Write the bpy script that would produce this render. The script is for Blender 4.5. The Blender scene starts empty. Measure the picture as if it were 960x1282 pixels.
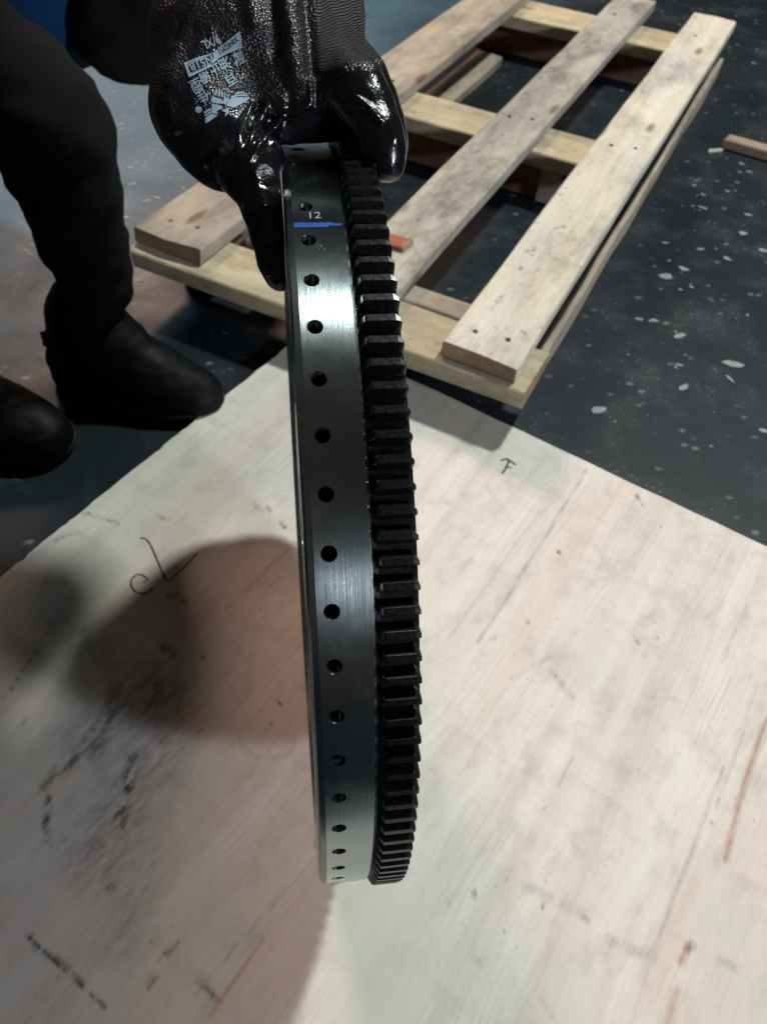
import bpy, bmesh, math, random
import numpy as np
from mathutils import Vector, Matrix, noise
from mathutils.bvhtree import BVHTree

random.seed(7)
rng = np.random.default_rng(7)
S = bpy.context.scene
COL = S.collection

# ------------------------------------------------------------------ camera
CAM_LOC = Vector((-0.012, -0.2959, 0.5583))
cr = Vector((0.9914, -0.1177, 0.0563)); cd = Vector((-0.0548, -0.7649, -0.6418)); cf = Vector((0.1188, 0.6332, -0.7648))
PX_F, PX_CX, PX_CY = 965.0, 480.0, 641.0          # the lens, measured in the photograph's pixels
cam_d = bpy.data.cameras.new('camera')
cam = bpy.data.objects.new('camera', cam_d); COL.objects.link(cam)
cam.matrix_world = Matrix(((cr.x, -cd.x, -cf.x, CAM_LOC.x), (cr.y, -cd.y, -cf.y, CAM_LOC.y), (cr.z, -cd.z, -cf.z, CAM_LOC.z), (0, 0, 0, 1)))
cam_d.sensor_fit = 'VERTICAL'; cam_d.sensor_height = 24.0; cam_d.lens = 24.0 * PX_F / 1282.0
cam_d.clip_start = 0.01; cam_d.clip_end = 200
cam_d.dof.use_dof = True; cam_d.dof.focus_distance = 0.30; cam_d.dof.aperture_fstop = 12.0
S.camera = cam

# ------------------------------------------------------------------ light
W = bpy.data.worlds.new('World'); S.world = W; W.use_nodes = True
bg = W.node_tree.nodes['Background']; bg.inputs[0].default_value = (0.064, 0.052, 0.046, 1); bg.inputs[1].default_value = 0.62
def lamp(name, d, dist, power, color, sx, sy, target=(0, 0, 0.1)):
    l = bpy.data.lights.new(name, 'AREA'); l.shape = 'RECTANGLE'; l.size = sx; l.size_y = sy
    l.energy = power; l.color = color
    o = bpy.data.objects.new(name, l); COL.objects.link(o)
    d = Vector(d).normalized(); o.location = Vector(target) + d * dist
    o.rotation_euler = d.to_track_quat('Z', 'Y').to_euler()
    return o
lamp('high_bay_lamp', (0.50, 0.38, 1.0), 4.0, 134, (0.91, 1.0, 0.94), 0.26, 0.26)
lamp('warm_hall_lamp', (-0.31, 1.36, 1.0), 4.6, 101, (1.0, 0.66, 0.50), 0.65, 0.50)
lamp('cool_door_lamp', (2.0, -1.9, 1.0), 4.0, 92, (0.86, 0.93, 1.0), 0.40, 0.34)
lamp('far_window_lamp', (-0.2415, 0.800, 0.550), 7.0, 36, (0.55, 0.85, 1.0), 1.5, 1.1, (-.17, .80, 0))
S.view_settings.view_transform = 'Standard'; S.view_settings.look = 'None'
S.view_settings.exposure = 0.0; S.view_settings.gamma = 1.0; S.view_settings.use_curve_mapping = False

# ------------------------------------------------------------------ helpers
def ray(px, py):
    return (cr * ((px - PX_CX) / PX_F) + cd * ((py - PX_CY) / PX_F) + cf).normalized()
def at_z(px, py, z):
    d = ray(px, py); return CAM_LOC + d * ((z - CAM_LOC.z) / d.z)
def at_y(px, py, y):
    d = ray(px, py); return CAM_LOC + d * ((y - CAM_LOC.y) / d.y)

def link(name, me, mat=None, parent=None, smooth=False):
    o = bpy.data.objects.new(name, me); COL.objects.link(o)
    if mat is not None and len(me.materials) == 0: me.materials.append(mat)
    if parent is not None: o.parent = parent
    if smooth: me.shade_smooth()
    return o
def mesh(name, verts, faces):
    me = bpy.data.meshes.new(name); me.from_pydata([tuple(v) for v in verts], [], faces); me.update(); return me
def thing(name, label, cat, loc=(0, 0, 0), group=None):
    o = bpy.data.objects.new(name, None); COL.objects.link(o); o.location = loc
    o['label'] = label; o['category'] = cat
    if group: o['group'] = group
    return o

class NT:
    """small node-tree writer"""
    def __init__(s, name):
        s.m = bpy.data.materials.new(name); s.m.use_nodes = True; s.t = s.m.node_tree
        s.b = s.t.nodes['Principled BSDF']
    def n(s, kind, ins=None, **props):
        x = s.t.nodes.new('ShaderNode' + kind)
        for k, v in props.items(): setattr(x, k, v)
        for k, v in (ins or {}).items(): s.set(x, k, v)
        return x
    def set(s, node, key, v):
        i = node.inputs[key]
        if isinstance(v, bpy.types.NodeSocket): s.t.links.new(v, i)
        elif isinstance(v, bpy.types.Node): s.t.links.new(v.outputs[0], i)
        else: i.default_value = v
    def p(s, **kw):
        for k, v in kw.items(): s.set(s.b, k.replace('_', ' '), v)
        return s.m
    def coord(s, which='Object'): return s.n('TexCoord').outputs[which]
    def map(s, vec, scale=(1, 1, 1), rot=(0, 0, 0), loc=(0, 0, 0)):
        return s.n('Mapping', {'Vector': vec, 'Scale': scale, 'Rotation': rot, 'Location': loc}).outputs[0]
    def noise(s, vec, scale, detail=5, rough=0.55, dist=0.0):
        return s.n('TexNoise', {'Vector': vec, 'Scale': scale, 'Detail': detail, 'Roughness': rough, 'Distortion': dist}).outputs[0]
    def voro(s, vec, scale, feature='F1', out=0):
        return s.n('TexVoronoi', {'Vector': vec, 'Scale': scale}, feature=feature).outputs[out]
    def ramp(s, fac, stops, interp='LINEAR'):
        r = s.n('ValToRGB', {'Fac': fac}); e = r.color_ramp; e.interpolation = interp
        while len(e.elements) < len(stops): e.elements.new(0.5)
        for el, (pos, c) in zip(e.elements, stops):
            el.position = pos; el.color = (c, c, c, 1) if isinstance(c, (int, float)) else (*c, 1)
        return r.outputs[0]
    def mix(s, fac, a, b, mode='MIX'):
        x = s.n('Mix', data_type='RGBA', blend_type=mode)
        for i, v in ((0, fac), (6, a), (7, b)):
            if isinstance(v, tuple) and len(v) == 3: v = (*v, 1)
            s.set(x, i, v)
        return x.outputs[2]
    def math(s, op, a, b=0.0, clamp=False):
        x = s.n('Math', operation=op, use_clamp=clamp); s.set(x, 0, a); s.set(x, 1, b); return x.outputs[0]
    def bump(s, h, strength=0.3, dist=0.001, normal=None):
        i = {'Height': h, 'Strength': strength, 'Distance': dist}
        if normal is not None: i['Normal'] = normal
        return s.n('Bump', i).outputs[0]
    def attr(s, name): return s.n('Attribute', attribute_name=name).outputs['Fac']

# ------------------------------------------------------------------ materials
def m_floor():
    t = NT('dark_painted_concrete'); c = t.coord()
    big = t.noise(c, 2.2, 5, .6); mid = t.noise(c, 14, 6, .65); fine = t.noise(c, 160, 4, .6)
    col = t.mix(t.ramp(big, [(.35, 0.), (.68, 1.)]), (.0062, .0104, .0140), (.0128, .0200, .0258))
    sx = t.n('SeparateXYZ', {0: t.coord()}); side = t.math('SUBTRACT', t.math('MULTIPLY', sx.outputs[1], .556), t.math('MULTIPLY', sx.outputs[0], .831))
    painted_sheen = t.ramp(t.math('ADD', side, t.math('MULTIPLY', t.math('SUBTRACT', big, .5), .25)), [(.34, 0.), (.66, 1.)])  # bluish light reflected off the left floor, painted into the base colour
    painted_sheen = t.math('MULTIPLY', painted_sheen, t.ramp(sx.outputs[1], [(.40, 0.), (.62, 1.)]))
    col = t.mix(painted_sheen, col, t.mix(t.ramp(big, [(.35, 0.), (.68, 1.)]), (.040, .090, .130), (.075, .155, .215)))
    col = t.mix(t.math('MULTIPLY', t.ramp(mid, [(.5, 0.), (.72, .75)]), t.math('SUBTRACT', 1.0, painted_sheen)), col, (.030, .037, .043))
    sp = t.voro(t.map(c, (1, 1.5, 1), (0, 0, .5)), 42)
    spk = t.math('MULTIPLY', t.ramp(sp, [(.12, 1.), (.24, 0.)]), t.ramp(t.noise(c, 26, 3), [(.52, 0.), (.60, 1.)]))
    col = t.mix(t.math('MULTIPLY', spk, .55), col, (.19, .205, .215))
    sp2 = t.voro(c, 150)
    col = t.mix(t.math('MULTIPLY', t.ramp(sp2, [(.1, .6), (.24, 0.)]), t.ramp(mid, [(.5, 0.), (.6, 1.)])), col, (.15, .16, .17))
    r = t.ramp(mid, [(.3, .40), (.7, .55)])
    return t.p(Base_Color=col, Roughness=r, Specular_IOR_Level=.24, Normal=t.bump(t.math('ADD', mid, t.math('MULTIPLY', fine, .35)), .22, .0025))

def m_wood(name, c1, c2, c3, dirt=.5, knots=True, rough=.72):
    """sawn board, grain along local X; every board differs by its object random"""
    t = NT(name); c = t.coord(); rnd = t.n('ObjectInfo').outputs['Random']
    off = t.n('Combine' + 'XYZ', {'X': t.math('MULTIPLY', rnd, 37.), 'Y': t.math('MULTIPLY', rnd, 11.), 'Z': t.math('MULTIPLY', rnd, 5.)}).outputs[0]
    v = t.n('VectorMath', {0: c, 1: off}, operation='ADD').outputs[0]
    g = t.noise(t.map(v, (2.2, 38, 38)), 1.0, 6, .6, .6); fine = t.noise(t.map(v, (14, 420, 420)), 1.0, 4, .6)
    patch = t.noise(t.map(v, (4, 11, 11)), 1.0, 5, .6); blot = t.noise(t.map(v, (9, 17, 17)), 1.0, 8, .74)
    col = t.mix(t.ramp(g, [(.32, 0.), (.66, 1.)]), c1, c2)
    col = t.mix(t.ramp(patch, [(.45, 0.), (.70, .9)]), col, c3)
    col = t.mix(t.math('MULTIPLY', t.ramp(fine, [(.5, 0.), (.75, 1.)]), .25), col, (.10, .075, .05))
    col = t.mix(t.math('MULTIPLY', t.ramp(blot, [(.47, 0.), (.74, 1.)]), dirt), col, (.045, .042, .042))
    spk = t.noise(t.map(v, (70, 110, 110)), 1.0, 3, .6)
    col = t.mix(t.math('MULTIPLY', t.math('MULTIPLY', t.ramp(spk, [(.60, 0.), (.70, 1.)]), t.ramp(patch, [(.42, 0.), (.58, 1.)])), .6), col, (.06, .055, .05))
    if knots:
        k = t.voro(t.map(v, (5, 17, 17)), 1.0)
        col = t.mix(t.ramp(k, [(.06, .75), (.13, 0.)]), col, (.12, .065, .035))
    h = t.math('ADD', t.math('MULTIPLY', fine, .7), g)
    return t.p(Base_Color=col, Roughness=rough, Normal=t.bump(h, .5, .0015), Specular_IOR_Level=.25)

def m_ply():
    t = NT('stained_poplar_veneer'); c = t.coord()          # local X runs along the grain
    wv = t.n('VectorMath', {0: c, 1: t.n('VectorMath', {0: t.n('TexNoise', {'Vector': t.map(c, (3.0, 5.0, 1)), 'Scale': 1.0, 'Detail': 3.}).outputs[1], 'Scale': .05}, operation='SCALE').outputs[0]}, operation='ADD').outputs[0]
    streak = t.noise(t.map(wv, (1.6, 30, 1)), 1.0, 7, .66, .3); fine = t.noise(t.map(wv, (9, 330, 1)), 1.0, 4, .65); band = t.noise(t.map(wv, (.8, 9, 1)), 1.0, 4, .55)
    cloud = t.noise(t.map(c, (5, 7, 1)), 1.0, 6, .62); mott = t.noise(t.map(c, (24, 34, 1)), 1.0, 7, .72); cross = t.noise(t.map(c, (48, 6, 1), (0, 0, .12)), 1.0, 5, .6)
    col = t.mix(t.ramp(streak, [(.30, 0.), (.68, 1.)]), (.560, .488, .435), (.692, .658, .618))
    col = t.mix(t.math('MULTIPLY', t.ramp(band, [(.50, 0.), (.66, 1.)]), .55), col, (.60, .475, .415))
    col = t.mix(t.math('MULTIPLY', t.ramp(cloud, [(.46, 0.), (.70, 1.)]), .55), col, (.50, .490, .420))
    col = t.mix(t.math('MULTIPLY', t.ramp(mott, [(.50, 0.), (.70, 1.)]), .55), col, (.375, .350, .310))
    col = t.mix(t.math('MULTIPLY', t.ramp(cross, [(.55, 0.), (.72, 1.)]), .28), col, (.40, .36, .31))
    col = t.mix(t.math('MULTIPLY', t.math('MULTIPLY', t.ramp(fine, [(.50, 0.), (.72, 1.)]), t.ramp(t.noise(t.map(c, (7, 16, 1)), 1.0, 4, .6), [(.42, .12), (.64, 1.)])), .50), col, (.36, .285, .235))
    sp = t.noise(t.map(c, (150, 210, 1)), 1.0, 3, .6); gate = t.ramp(t.noise(c, 13, 4, .6), [(.50, 0.), (.64, 1.)])
    col = t.mix(t.math('MULTIPLY', t.math('MULTIPLY', t.ramp(sp, [(.62, 0.), (.72, 1.)]), gate), .70), col, (.20, .19, .17))
    brk = t.noise(t.map(c, (60, 150, 1)), 1.0, 5, .7)
    def lay(col, name, tint, lo=.30, hi=.62, k=1.0, kmin=.45):
        a = t.math('MULTIPLY', t.attr(name), t.ramp(brk, [(lo, kmin), (hi, 1.)]))
        return t.mix(t.math('MULTIPLY', a, k, True), col, tint)
    col = lay(col, 'pink', (.60, .43, .37)); col = lay(col, 'olive', (.52, .53, .45))
    col = lay(col, 'grey', (.135, .13, .135), .36, .64, 1.0, .12); col = lay(col, 'core', (.33, .145, .085)); col = lay(col, 'oil', (.030, .024, .021), .38, .56, 1.0, .10)
    h = t.math('ADD', t.math('MULTIPLY', streak, .5), fine)
    return t.p(Base_Color=col, Roughness=t.ramp(mott, [(.3, .55), (.7, .75)]), Normal=t.bump(h, .22, .0006), Specular_IOR_Level=.3)

def m_steel():
    t = NT('turned_steel'); c = t.coord()
    lines = t.noise(t.map(c, (4200, 6, 6)), 1.0, 3, .6); sm = t.noise(c, 55, 5, .65); fine = t.noise(c, 700, 3)
    col = t.mix(t.ramp(sm, [(.35, 0.), (.7, 1.)]), (.29, .35, .36), (.35, .40, .41))
    r = t.math('ADD', t.ramp(sm, [(.3, .205), (.7, .26)]), t.math('MULTIPLY', fine, .05))
    tan = t.n('Tangent', direction_type='RADIAL', axis='X')
    return t.p(Base_Color=col, Metallic=1.0, Roughness=r, Anisotropic=.85, Anisotropic_Rotation=.25, Tangent=tan.outputs[0], Normal=t.bump(lines, .34, .00022))
def m_plain(name, col, rough=.5, metal=0., bump=0., scale=60., **kw):
    t = NT(name); c = t.coord(); n = t.noise(c, scale, 5, .65)
    cc = t.mix(t.ramp(n, [(.3, 0.), (.72, 1.)]), tuple(x * .72 for x in col), tuple(min(1, x * 1.25) for x in col))
    d = dict(Base_Color=cc, Metallic=metal, Roughness=t.ramp(n, [(.3, max(.04, rough - .08)), (.7, min(1, rough + .12))]))
    if bump: d['Normal'] = t.bump(n, bump, .002)
    d.update(kw); return t.p(**d)
def m_gear():
    t = NT('oiled_black_steel'); c = t.coord(); n = t.noise(c, 130, 5, .7); f = t.noise(c, 900, 3)
    col = t.mix(t.ramp(n, [(.4, 0.), (.75, 1.)]), (.0022, .0026, .003), (.006, .007, .0078))
    return t.p(Base_Color=col, Metallic=.0, Specular_IOR_Level=.62, Roughness=t.ramp(f, [(.3, .22), (.7, .36)]), Normal=t.bump(n, .07, .0004))
def m_glove():
    t = NT('oily_black_nitrile_knit'); c = t.coord()
    knit = t.attr('knit')
    vo = t.voro(t.map(c, (1, 1.15, 1.3)), 860.); wr = t.noise(c, 62, 6, .62, .8); w2 = t.noise(c, 190, 4, .6)
    rib = t.n('TexWave', {'Vector': t.map(c, (1, 1, 1), (.35, .3, .4)), 'Scale': 290., 'Distortion': 7.5, 'Detail': 2., 'Detail Scale': .5}, bands_direction='Z').outputs[1]
    b1 = t.bump(t.math('ADD', wr, t.math('MULTIPLY', w2, .25)), .30, .004)
    b2 = t.bump(t.math('MULTIPLY', vo, knit), .65, .0007, b1)
    b3 = t.bump(t.math('MULTIPLY', rib, t.attr('rib')), 1.0, .0014, b2)
    col = t.mix(knit, (.0035, .0035, .0055), (.011, .009, .012))
    col = t.mix(t.attr('rib'), col, (.024, .018, .019))
    r = t.mix(t.attr('rib'), t.mix(knit, (.17, .17, .17), (.30, .30, .30)), (.6, .6, .6))
    return t.p(Base_Color=col, Roughness=r, Normal=b3, Coat_Weight=t.math('MULTIPLY', t.math('SUBTRACT', t.math('SUBTRACT', 1.0, knit), t.attr('rib'), True), .35), Coat_Roughness=.10)
def m_cloth(name, c1, c2, scale=900.):
    t = NT(name); c = t.coord(); n = t.noise(c, 9, 5, .6); w = t.noise(c, scale, 2)
    return t.p(Base_Color=t.mix(n, c1, c2), Roughness=.9, Sheen_Weight=.0, Specular_IOR_Level=.15, Normal=t.bump(t.math('ADD', n, t.math('MULTIPLY', w, .15)), .5, .006))

MAT = dict(
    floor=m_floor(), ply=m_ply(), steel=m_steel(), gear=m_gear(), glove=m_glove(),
    board_pale=m_wood('pale_sawn_pine', (.55, .49, .38), (.66, .62, .54), (.47, .455, .43), .6),
    board_grey=m_wood('weathered_grey_pine', (.36, .325, .27), (.47, .44, .38), (.17, .168, .17), .85),
    board_brown=m_wood('dirty_brown_pine', (.34, .27, .205), (.45, .39, .31), (.26, .22, .19), .7),
    plank=m_wood('yellow_pine_plank', (.46, .37, .24), (.55, .475, .335), (.29, .25, .185), .75),
    beam=m_wood('red_brown_timber', (.20, .09, .065), (.27, .13, .095), (.15, .07, .055), .4, False),
    end_grain=m_wood('brown_end_grain', (.27, .17, .10), (.34, .23, .14), (.22, .15, .10), .5, False),
    ink=m_plain('black_marker_ink', (.05, .048, .045), .6), blue_paint=m_plain('blue_marking_paint', (.010, .085, .42), .45, 0, 0, 900),
    faint_blue=m_plain('faint_blue_smudge', (.008, .014, .055), .4, .2, 0, 900),
    hole=m_plain('oiled_drilled_steel', (.05, .055, .055), .28, .8), scratch=m_plain('bright_engraved_steel', (.42, .45, .45), .5, .3, 0, 1500),
    print=m_plain('pale_blue_glove_print', (.27, .36, .44), .6, 0, 0, 1400), print_dark=m_plain('dark_glove_print', (.012, .02, .04), .5),
    trousers=m_cloth('black_work_trousers', (.0022, .0022, .0026), (.0048, .0048, .0055)), jacket=m_cloth('dark_blue_work_jacket', (.004, .030, .085), (.007, .045, .12)),
    sleeve=m_cloth('black_oversleeve', (.004, .004, .005), (.008, .008, .009)), boot=m_plain('scuffed_black_leather', (.0017, .0019, .0021), .58, 0, .25, 45, Specular_IOR_Level=.14),
    sole=m_plain('black_rubber_sole', (.007, .007, .0075), .8), lace=m_plain('black_lace', (.022, .022, .023), .8),
    skin=m_plain('skin', (.46, .30, .22), .5), hair=m_plain('black_hair', (.012, .010, .009), .5, 0, .5, 200),
    red_chip=m_wood('red_painted_wood', (.30, .085, .05), (.36, .12, .07), (.25, .08, .06), .2, False), flake=m_plain('pale_paint_flake', (.22, .235, .245), .5, 0, 0, 120),
    offcut=m_wood('brown_offcut_wood', (.33, .23, .17), (.42, .31, .24), (.25, .18, .14), .3, False), nail=m_plain('rusty_nail_head', (.07, .05, .04), .5, .6),
)

# ------------------------------------------------------------------ floor
FZ = -0.012
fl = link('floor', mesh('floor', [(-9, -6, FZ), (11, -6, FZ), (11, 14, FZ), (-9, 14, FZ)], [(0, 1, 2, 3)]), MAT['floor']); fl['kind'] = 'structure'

def flakes():
    V, F = [], []
    def one(x, y, r, el, a):
        n = 7; b = len(V)
        hgt = .0004 + .0006 * random.random()
        for k in range(n):
            q = 2 * math.pi * k / n; rr = r * random.uniform(.6, 1.15)
            u, v = rr * math.cos(q) * el, rr * math.sin(q)
            V.append((x + u * math.cos(a) - v * math.sin(a), y + u * math.sin(a) + v * math.cos(a), FZ + hgt * random.uniform(.5, 1.)))
        F.append(tuple(range(b, b + n)))
    for _ in range(900):
        if random.random() < .66:
            x, y = random.uniform(.22, 1.25), random.uniform(.0, 1.35)
            if .831 * x - .556 * y < .07: continue
        else:
            x, y = random.uniform(-.34, .0), random.uniform(.55, 1.15)
            if .831 * x - .556 * y > -.47: continue
        s = random.random() ** 3
        one(x, y, 0.0008 + (.0064 if x > .2 and y < .75 else .0030) * s, random.uniform(1., 2.6), random.gauss(-.2, .5))
    return mesh('floor_flakes', V, F)
ff = link('floor_flakes', flakes(), MAT['flake']); ff['kind'] = 'stuff'; ff['label'] = 'pale paint and dirt flakes scattered on the dark floor'

# ------------------------------------------------------------------ plywood sheet
PC = Vector((0.018, 0.449, 0)); PA = math.radians(49.75)          # its far corner and the way its grain runs
gx = Vector((math.cos(PA), math.sin(PA), 0)); gy = Vector((-math.sin(PA), math.cos(PA), 0))
def to_px(P):
    d = P - np.array(CAM_LOC)
    z = d @ np.array(cf); return PX_CX + PX_F * (d @ np.array(cr)) / z, PX_CY + PX_F * (d @ np.array(cd)) / z
def seg_dist(X, Y, pts):
    best = np.full(X.shape, 1e9)
    for (ax, ay), (bx, by) in zip(pts[:-1], pts[1:]):
        dx, dy = bx - ax, by - ay; L = dx * dx + dy * dy + 1e-9
        u = np.clip(((X - ax) * dx + (Y - ay) * dy) / L, 0, 1)
        best = np.minimum(best, np.hypot(X - ax - u * dx, Y - ay - u * dy))
    return best
STAINS_AND_SHADE = {  # marks on the veneer, some strokes painting in shadow and coloured light
 'oil': [([(165, 948), (160, 990), (150, 1032)], 9, .85), ([(62, 1000), (58, 1030), (61, 1056)], 5, .9), ([(96, 948), (78, 968)], 6, .8), ([(72, 962), (54, 988)], 5, .7),
         ([(148, 860), (132, 905), (118, 940)], 14, .45), ([(206, 812), (218, 818)], 7, .9), ([(196, 832), (192, 880)], 9, .45), ([(60, 765), (130, 820), (205, 862)], 26, .30), ([(250, 820), (254, 823)], 4, .8), ([(211, 748), (222, 742)], 3.5, .9), ([(230, 752), (234, 756)], 3, .6),  # the broad faint strokes also paint in the dark shadow band across here
         ([(36, 1172), (48, 1186)], 5, .9), ([(56, 1192), (82, 1212)], 5.5, .95), ([(88, 1216), (104, 1234)], 4.5, .9), ([(114, 1244), (118, 1250)], 3.5, .9), ([(126, 1256), (131, 1262)], 3.5, .9),
         ([(208, 1196), (226, 1180)], 4.5, .85), ([(250, 1228), (272, 1252)], 5, .85), ([(186, 1236), (193, 1224)], 3.5, .9), ([(190, 1180), (194, 1182)], 3, .8), ([(132, 1110), (142, 1112)], 4, .6),
         ([(592, 1116), (593, 1120)], 4.5, .95), ([(562, 1128), (560, 1132)], 2.5, .7), ([(731, 1149), (733, 1152)], 4, .7), ([(861, 1190), (866, 1184)], 5, .75), ([(888, 1028), (890, 1030)], 3, .8),
         ([(698, 690), (700, 692)], 2.5, .9), ([(797, 620), (804, 632)], 2, .8), ([(614, 800), (620, 796)], 2.5, .85), ([(660, 778), (662, 779)], 2, .8), ([(797, 803), (798, 805)], 2.2, .8), ([(335, 635), (338, 640)], 2.5, .7), ([(352, 655), (357, 661)], 3, .9), ([(320, 633), (330, 640)], 2, .6), ([(195, 644), (206, 650)], 2, .6),
         ([(350, 880), (352, 882)], 3, .8), ([(338, 903), (340, 905)], 2.5, .8), ([(400, 1045), (396, 1058)], 4, .55), ([(248, 918), (254, 914)], 2.5, .7)]
        + [([(67 - 7.4 * k + 2 * (k % 2), 782 + 11.3 * k), (65.5 - 7.4 * k, 783.5 + 11.3 * k)], 2.2 + .8 * (k % 3 == 0), .85) for k in range(9)]
        + [([(96 - 9 * k, 668 + 3 * k), (100 - 9 * k, 666 + 3 * k)], 2.5, .5) for k in range(4)]
        + [([(30, 905), (34, 900)], 2.5, .6), ([(50, 745), (62, 715)], 3, .4), ([(84, 778), (90, 784)], 3, .6), ([(100, 790), (106, 786)], 3, .6)],
 'grey': [([(205, 890), (160, 990), (125, 1080)], 56, .64), ([(100, 930), (200, 870)], 34, .7), ([(190, 1060), (150, 1190)], 35, .35), ([(590, 650), (560, 690)], 18, .12),
          ([(690, 840), (716, 872)], 5, .45), ([(805, 872), (850, 876)], 3, .3), ([(660, 1110), (730, 1145)], 9, .32), ([(760, 1175), (815, 1200)], 8, .5), ([(640, 1030), (700, 1080)], 16, .18), ([(590, 1195), (604, 1210)], 5, .35),
          ([(900, 1200), (918, 1212)], 5, .45), ([(700, 1290), (672, 1240), (690, 1180)], 5, .22), ([(610, 610), (640, 652)], 4, .22), ([(200, 690), (330, 560)], 16, .12), ([(245, 560), (205, 615)], 14, .2), ([(640, 850), (690, 822)], 4, .3)],
 'pink': [([(210, 800), (236, 790)], 13, .85), ([(250, 770), (330, 720)], 22, .35), ([(410, 1075), (340, 1180), (270, 1275)], 13, .55), ([(420, 1130), (360, 1220), (300, 1290)], 32, .40), ([(40, 880), (0, 870)], 18, .35), ([(90, 965), (60, 985)], 14, .5), ([(870, 1100), (840, 1175), (820, 1240)], 13, .45), ([(900, 780), (850, 900)], 16, .2), ([(740, 620), (640, 800)], 12, .3)],  # strokes along the wheel's shadow edge paint its warm shade into the colour
 'core': [([(956, 908), (930, 985), (908, 1076)], 4.5, .85), ([(862, 1184), (852, 1204)], 6, .75), ([(846, 1240), (832, 1290)], 7, .55), ([(960, 900), (940, 950)], 3, .8), ([(330, 1175), (262, 1275)], 2.5, .55)],  # last stroke paints in the brown line of the wheel's shadow edge
 'olive': [([(440, 1130), (470, 1282)], 60, .75), ([(620, 560), (700, 610)], 26, .35), ([(560, 1200), (700, 1260)], 60, .35), ([(200, 600), (110, 690)], 40, .30), ([(20, 930), (50, 960)], 26, .4), ([(900, 1150), (950, 1260)], 45, .5), ([(540, 1010), (600, 1120)], 32, .3)],  # mostly the greenish cast where the warm lamp is blocked, painted into the colour
}
for _ in range(110):
    u_, v_ = random.uniform(540, 960), random.uniform(600, 1290)
    if random.random() < .25: u_, v_ = random.uniform(0, 400), random.uniform(560, 1290)
    a_ = random.gauss(-.9, .9); l_ = random.uniform(1, 11) * random.random()
    STAINS_AND_SHADE['grey'].append(([(u_, v_), (u_ + l_ * math.cos(a_), v_ + l_ * math.sin(a_) * .8)], random.uniform(.8, 2.2), random.uniform(.08, .42)))
LINES = [([(734, 588), (690, 660), (598, 805)], 1.2, .6), ([(676, 640), (560, 800)], .9, .35), ([(950, 720), (905, 830)], 1.4, .35), ([(150, 655), (125, 648), (106, 642)], 1.0, .8), ([(370, 680), (285, 760)], 1.6, .45), ([(905, 960), (885, 1010), (840, 1130), (800, 1230)], 1.6, .5), ([(935, 900), (895, 1010)], 1.2, .4), ([(360, 1110), (240, 1250)], 1.0, .4), ([(745, 1080), (768, 1074)], 1.0, .4), ([(715, 950), (700, 985)], 1.4, .4),
         ([(301 + 35 * math.cos(a) + 34, 925 + 24 * math.sin(a)) for a in np.linspace(.1, 3.3, 14)], 1.4, .38), ([(312 + 18 * math.cos(a) + 40, 940 + 9 * math.sin(a)) for a in np.linspace(.1, 2.8, 9)], 1.2, .32)]
def plywood():
    th = .0112; LX, LY = 0.672, 0.75; st = .0024
    nx, ny = int(LX / st) + 1, int(LY / st) + 1
    xs = -np.linspace(0, LX, nx); ys = -np.linspace(0, LY, ny)
    X, Y = np.meshgrid(xs, ys, indexing='ij')
    # ragged sawn edges
    def wob(s, f): return np.array([noise.noise((q * f, s, 1.3)) for q in range(0)])
    ey = np.array([.0016 * noise.noise((x * 22, 3.1, 0)) + .0030 * max(0, noise.noise((x * 60, 9.1, 0)) - .15) for x in xs])
    ex = np.array([.0008 * noise.noise((y * 18, 5.7, 0)) for y in ys])
    Y = Y - np.where(np.arange(ny)[None, :] == 0, np.abs(ey)[:, None] * 1.6, 0)
    X = X - np.where(np.arange(nx)[:, None] == 0, np.abs(ex)[None, :] * 1.6, 0)
    warp = np.zeros_like(X)
    P = np.stack([X, Y, warp], -1).reshape(-1, 3)
    idx = np.arange(nx * ny).reshape(nx, ny)
    q = np.stack([idx[:-1, :-1], idx[:-1, 1:], idx[1:, 1:], idx[1:, :-1]], -1).reshape(-1, 4)
    # sides and bottom
    bor = np.concatenate([idx[:, 0], idx[-1, 1:], idx[-2::-1, -1], idx[0, -2:0:-1]])
    nb = len(bor); B = P[bor].copy(); B[:, 2] = -th; base = len(P)
    P2 = np.concatenate([P, P[bor], B]); k = np.arange(nb); k2 = (k + 1) % nb
    side = np.stack([base + k, base + nb + k, base + nb + k2, base + k2], -1)
    me = bpy.data.meshes.new('plywood_sheet')
    faces = q.tolist() + side.tolist() + [list(range(base + nb, base + 2 * nb))[::-1]]
    me.from_pydata(P2.tolist(), [], faces); me.update()
    w = np.outer(P2[:, 0], np.array(gx)) + np.outer(P2[:, 1], np.array(gy)) + np.array(PC); w[:, 2] = 0
    px, py = to_px(w)
    fr = (w - np.array(CAM_LOC)) @ np.array(cf) > .15
    for nm in STAINS_AND_SHADE:
        a = np.zeros(len(P2), np.float32)
        for pts, r, k_ in STAINS_AND_SHADE[nm]:
            dd = seg_dist(px, py, pts); a = np.maximum(a, k_ * np.clip(1.25 - dd / (r * (1 if nm != 'oil' else 1.0)), 0, 1) ** (.8 if nm != 'grey' else 1.0))
        if nm == 'grey':
            for pts, r, k_ in LINES: a = np.maximum(a, k_ * np.clip(1.8 - seg_dist(px, py, pts) / (r * 1.2), 0, 1))
        a = np.where(fr, a, 0)
        at = me.attributes.new(nm, 'FLOAT', 'POINT'); at.data.foreach_set('value', a.astype(np.float32))
    o = link('plywood_sheet', me, MAT['ply']); o.location = PC; o.rotation_euler = (0, 0, PA)
    o['label'] = 'large pale plywood sheet with oil smears lying under the flywheel'; o['category'] = 'plywood sheet'
    return o
ply = plywood()
bpy.context.view_layer.update()
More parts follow.
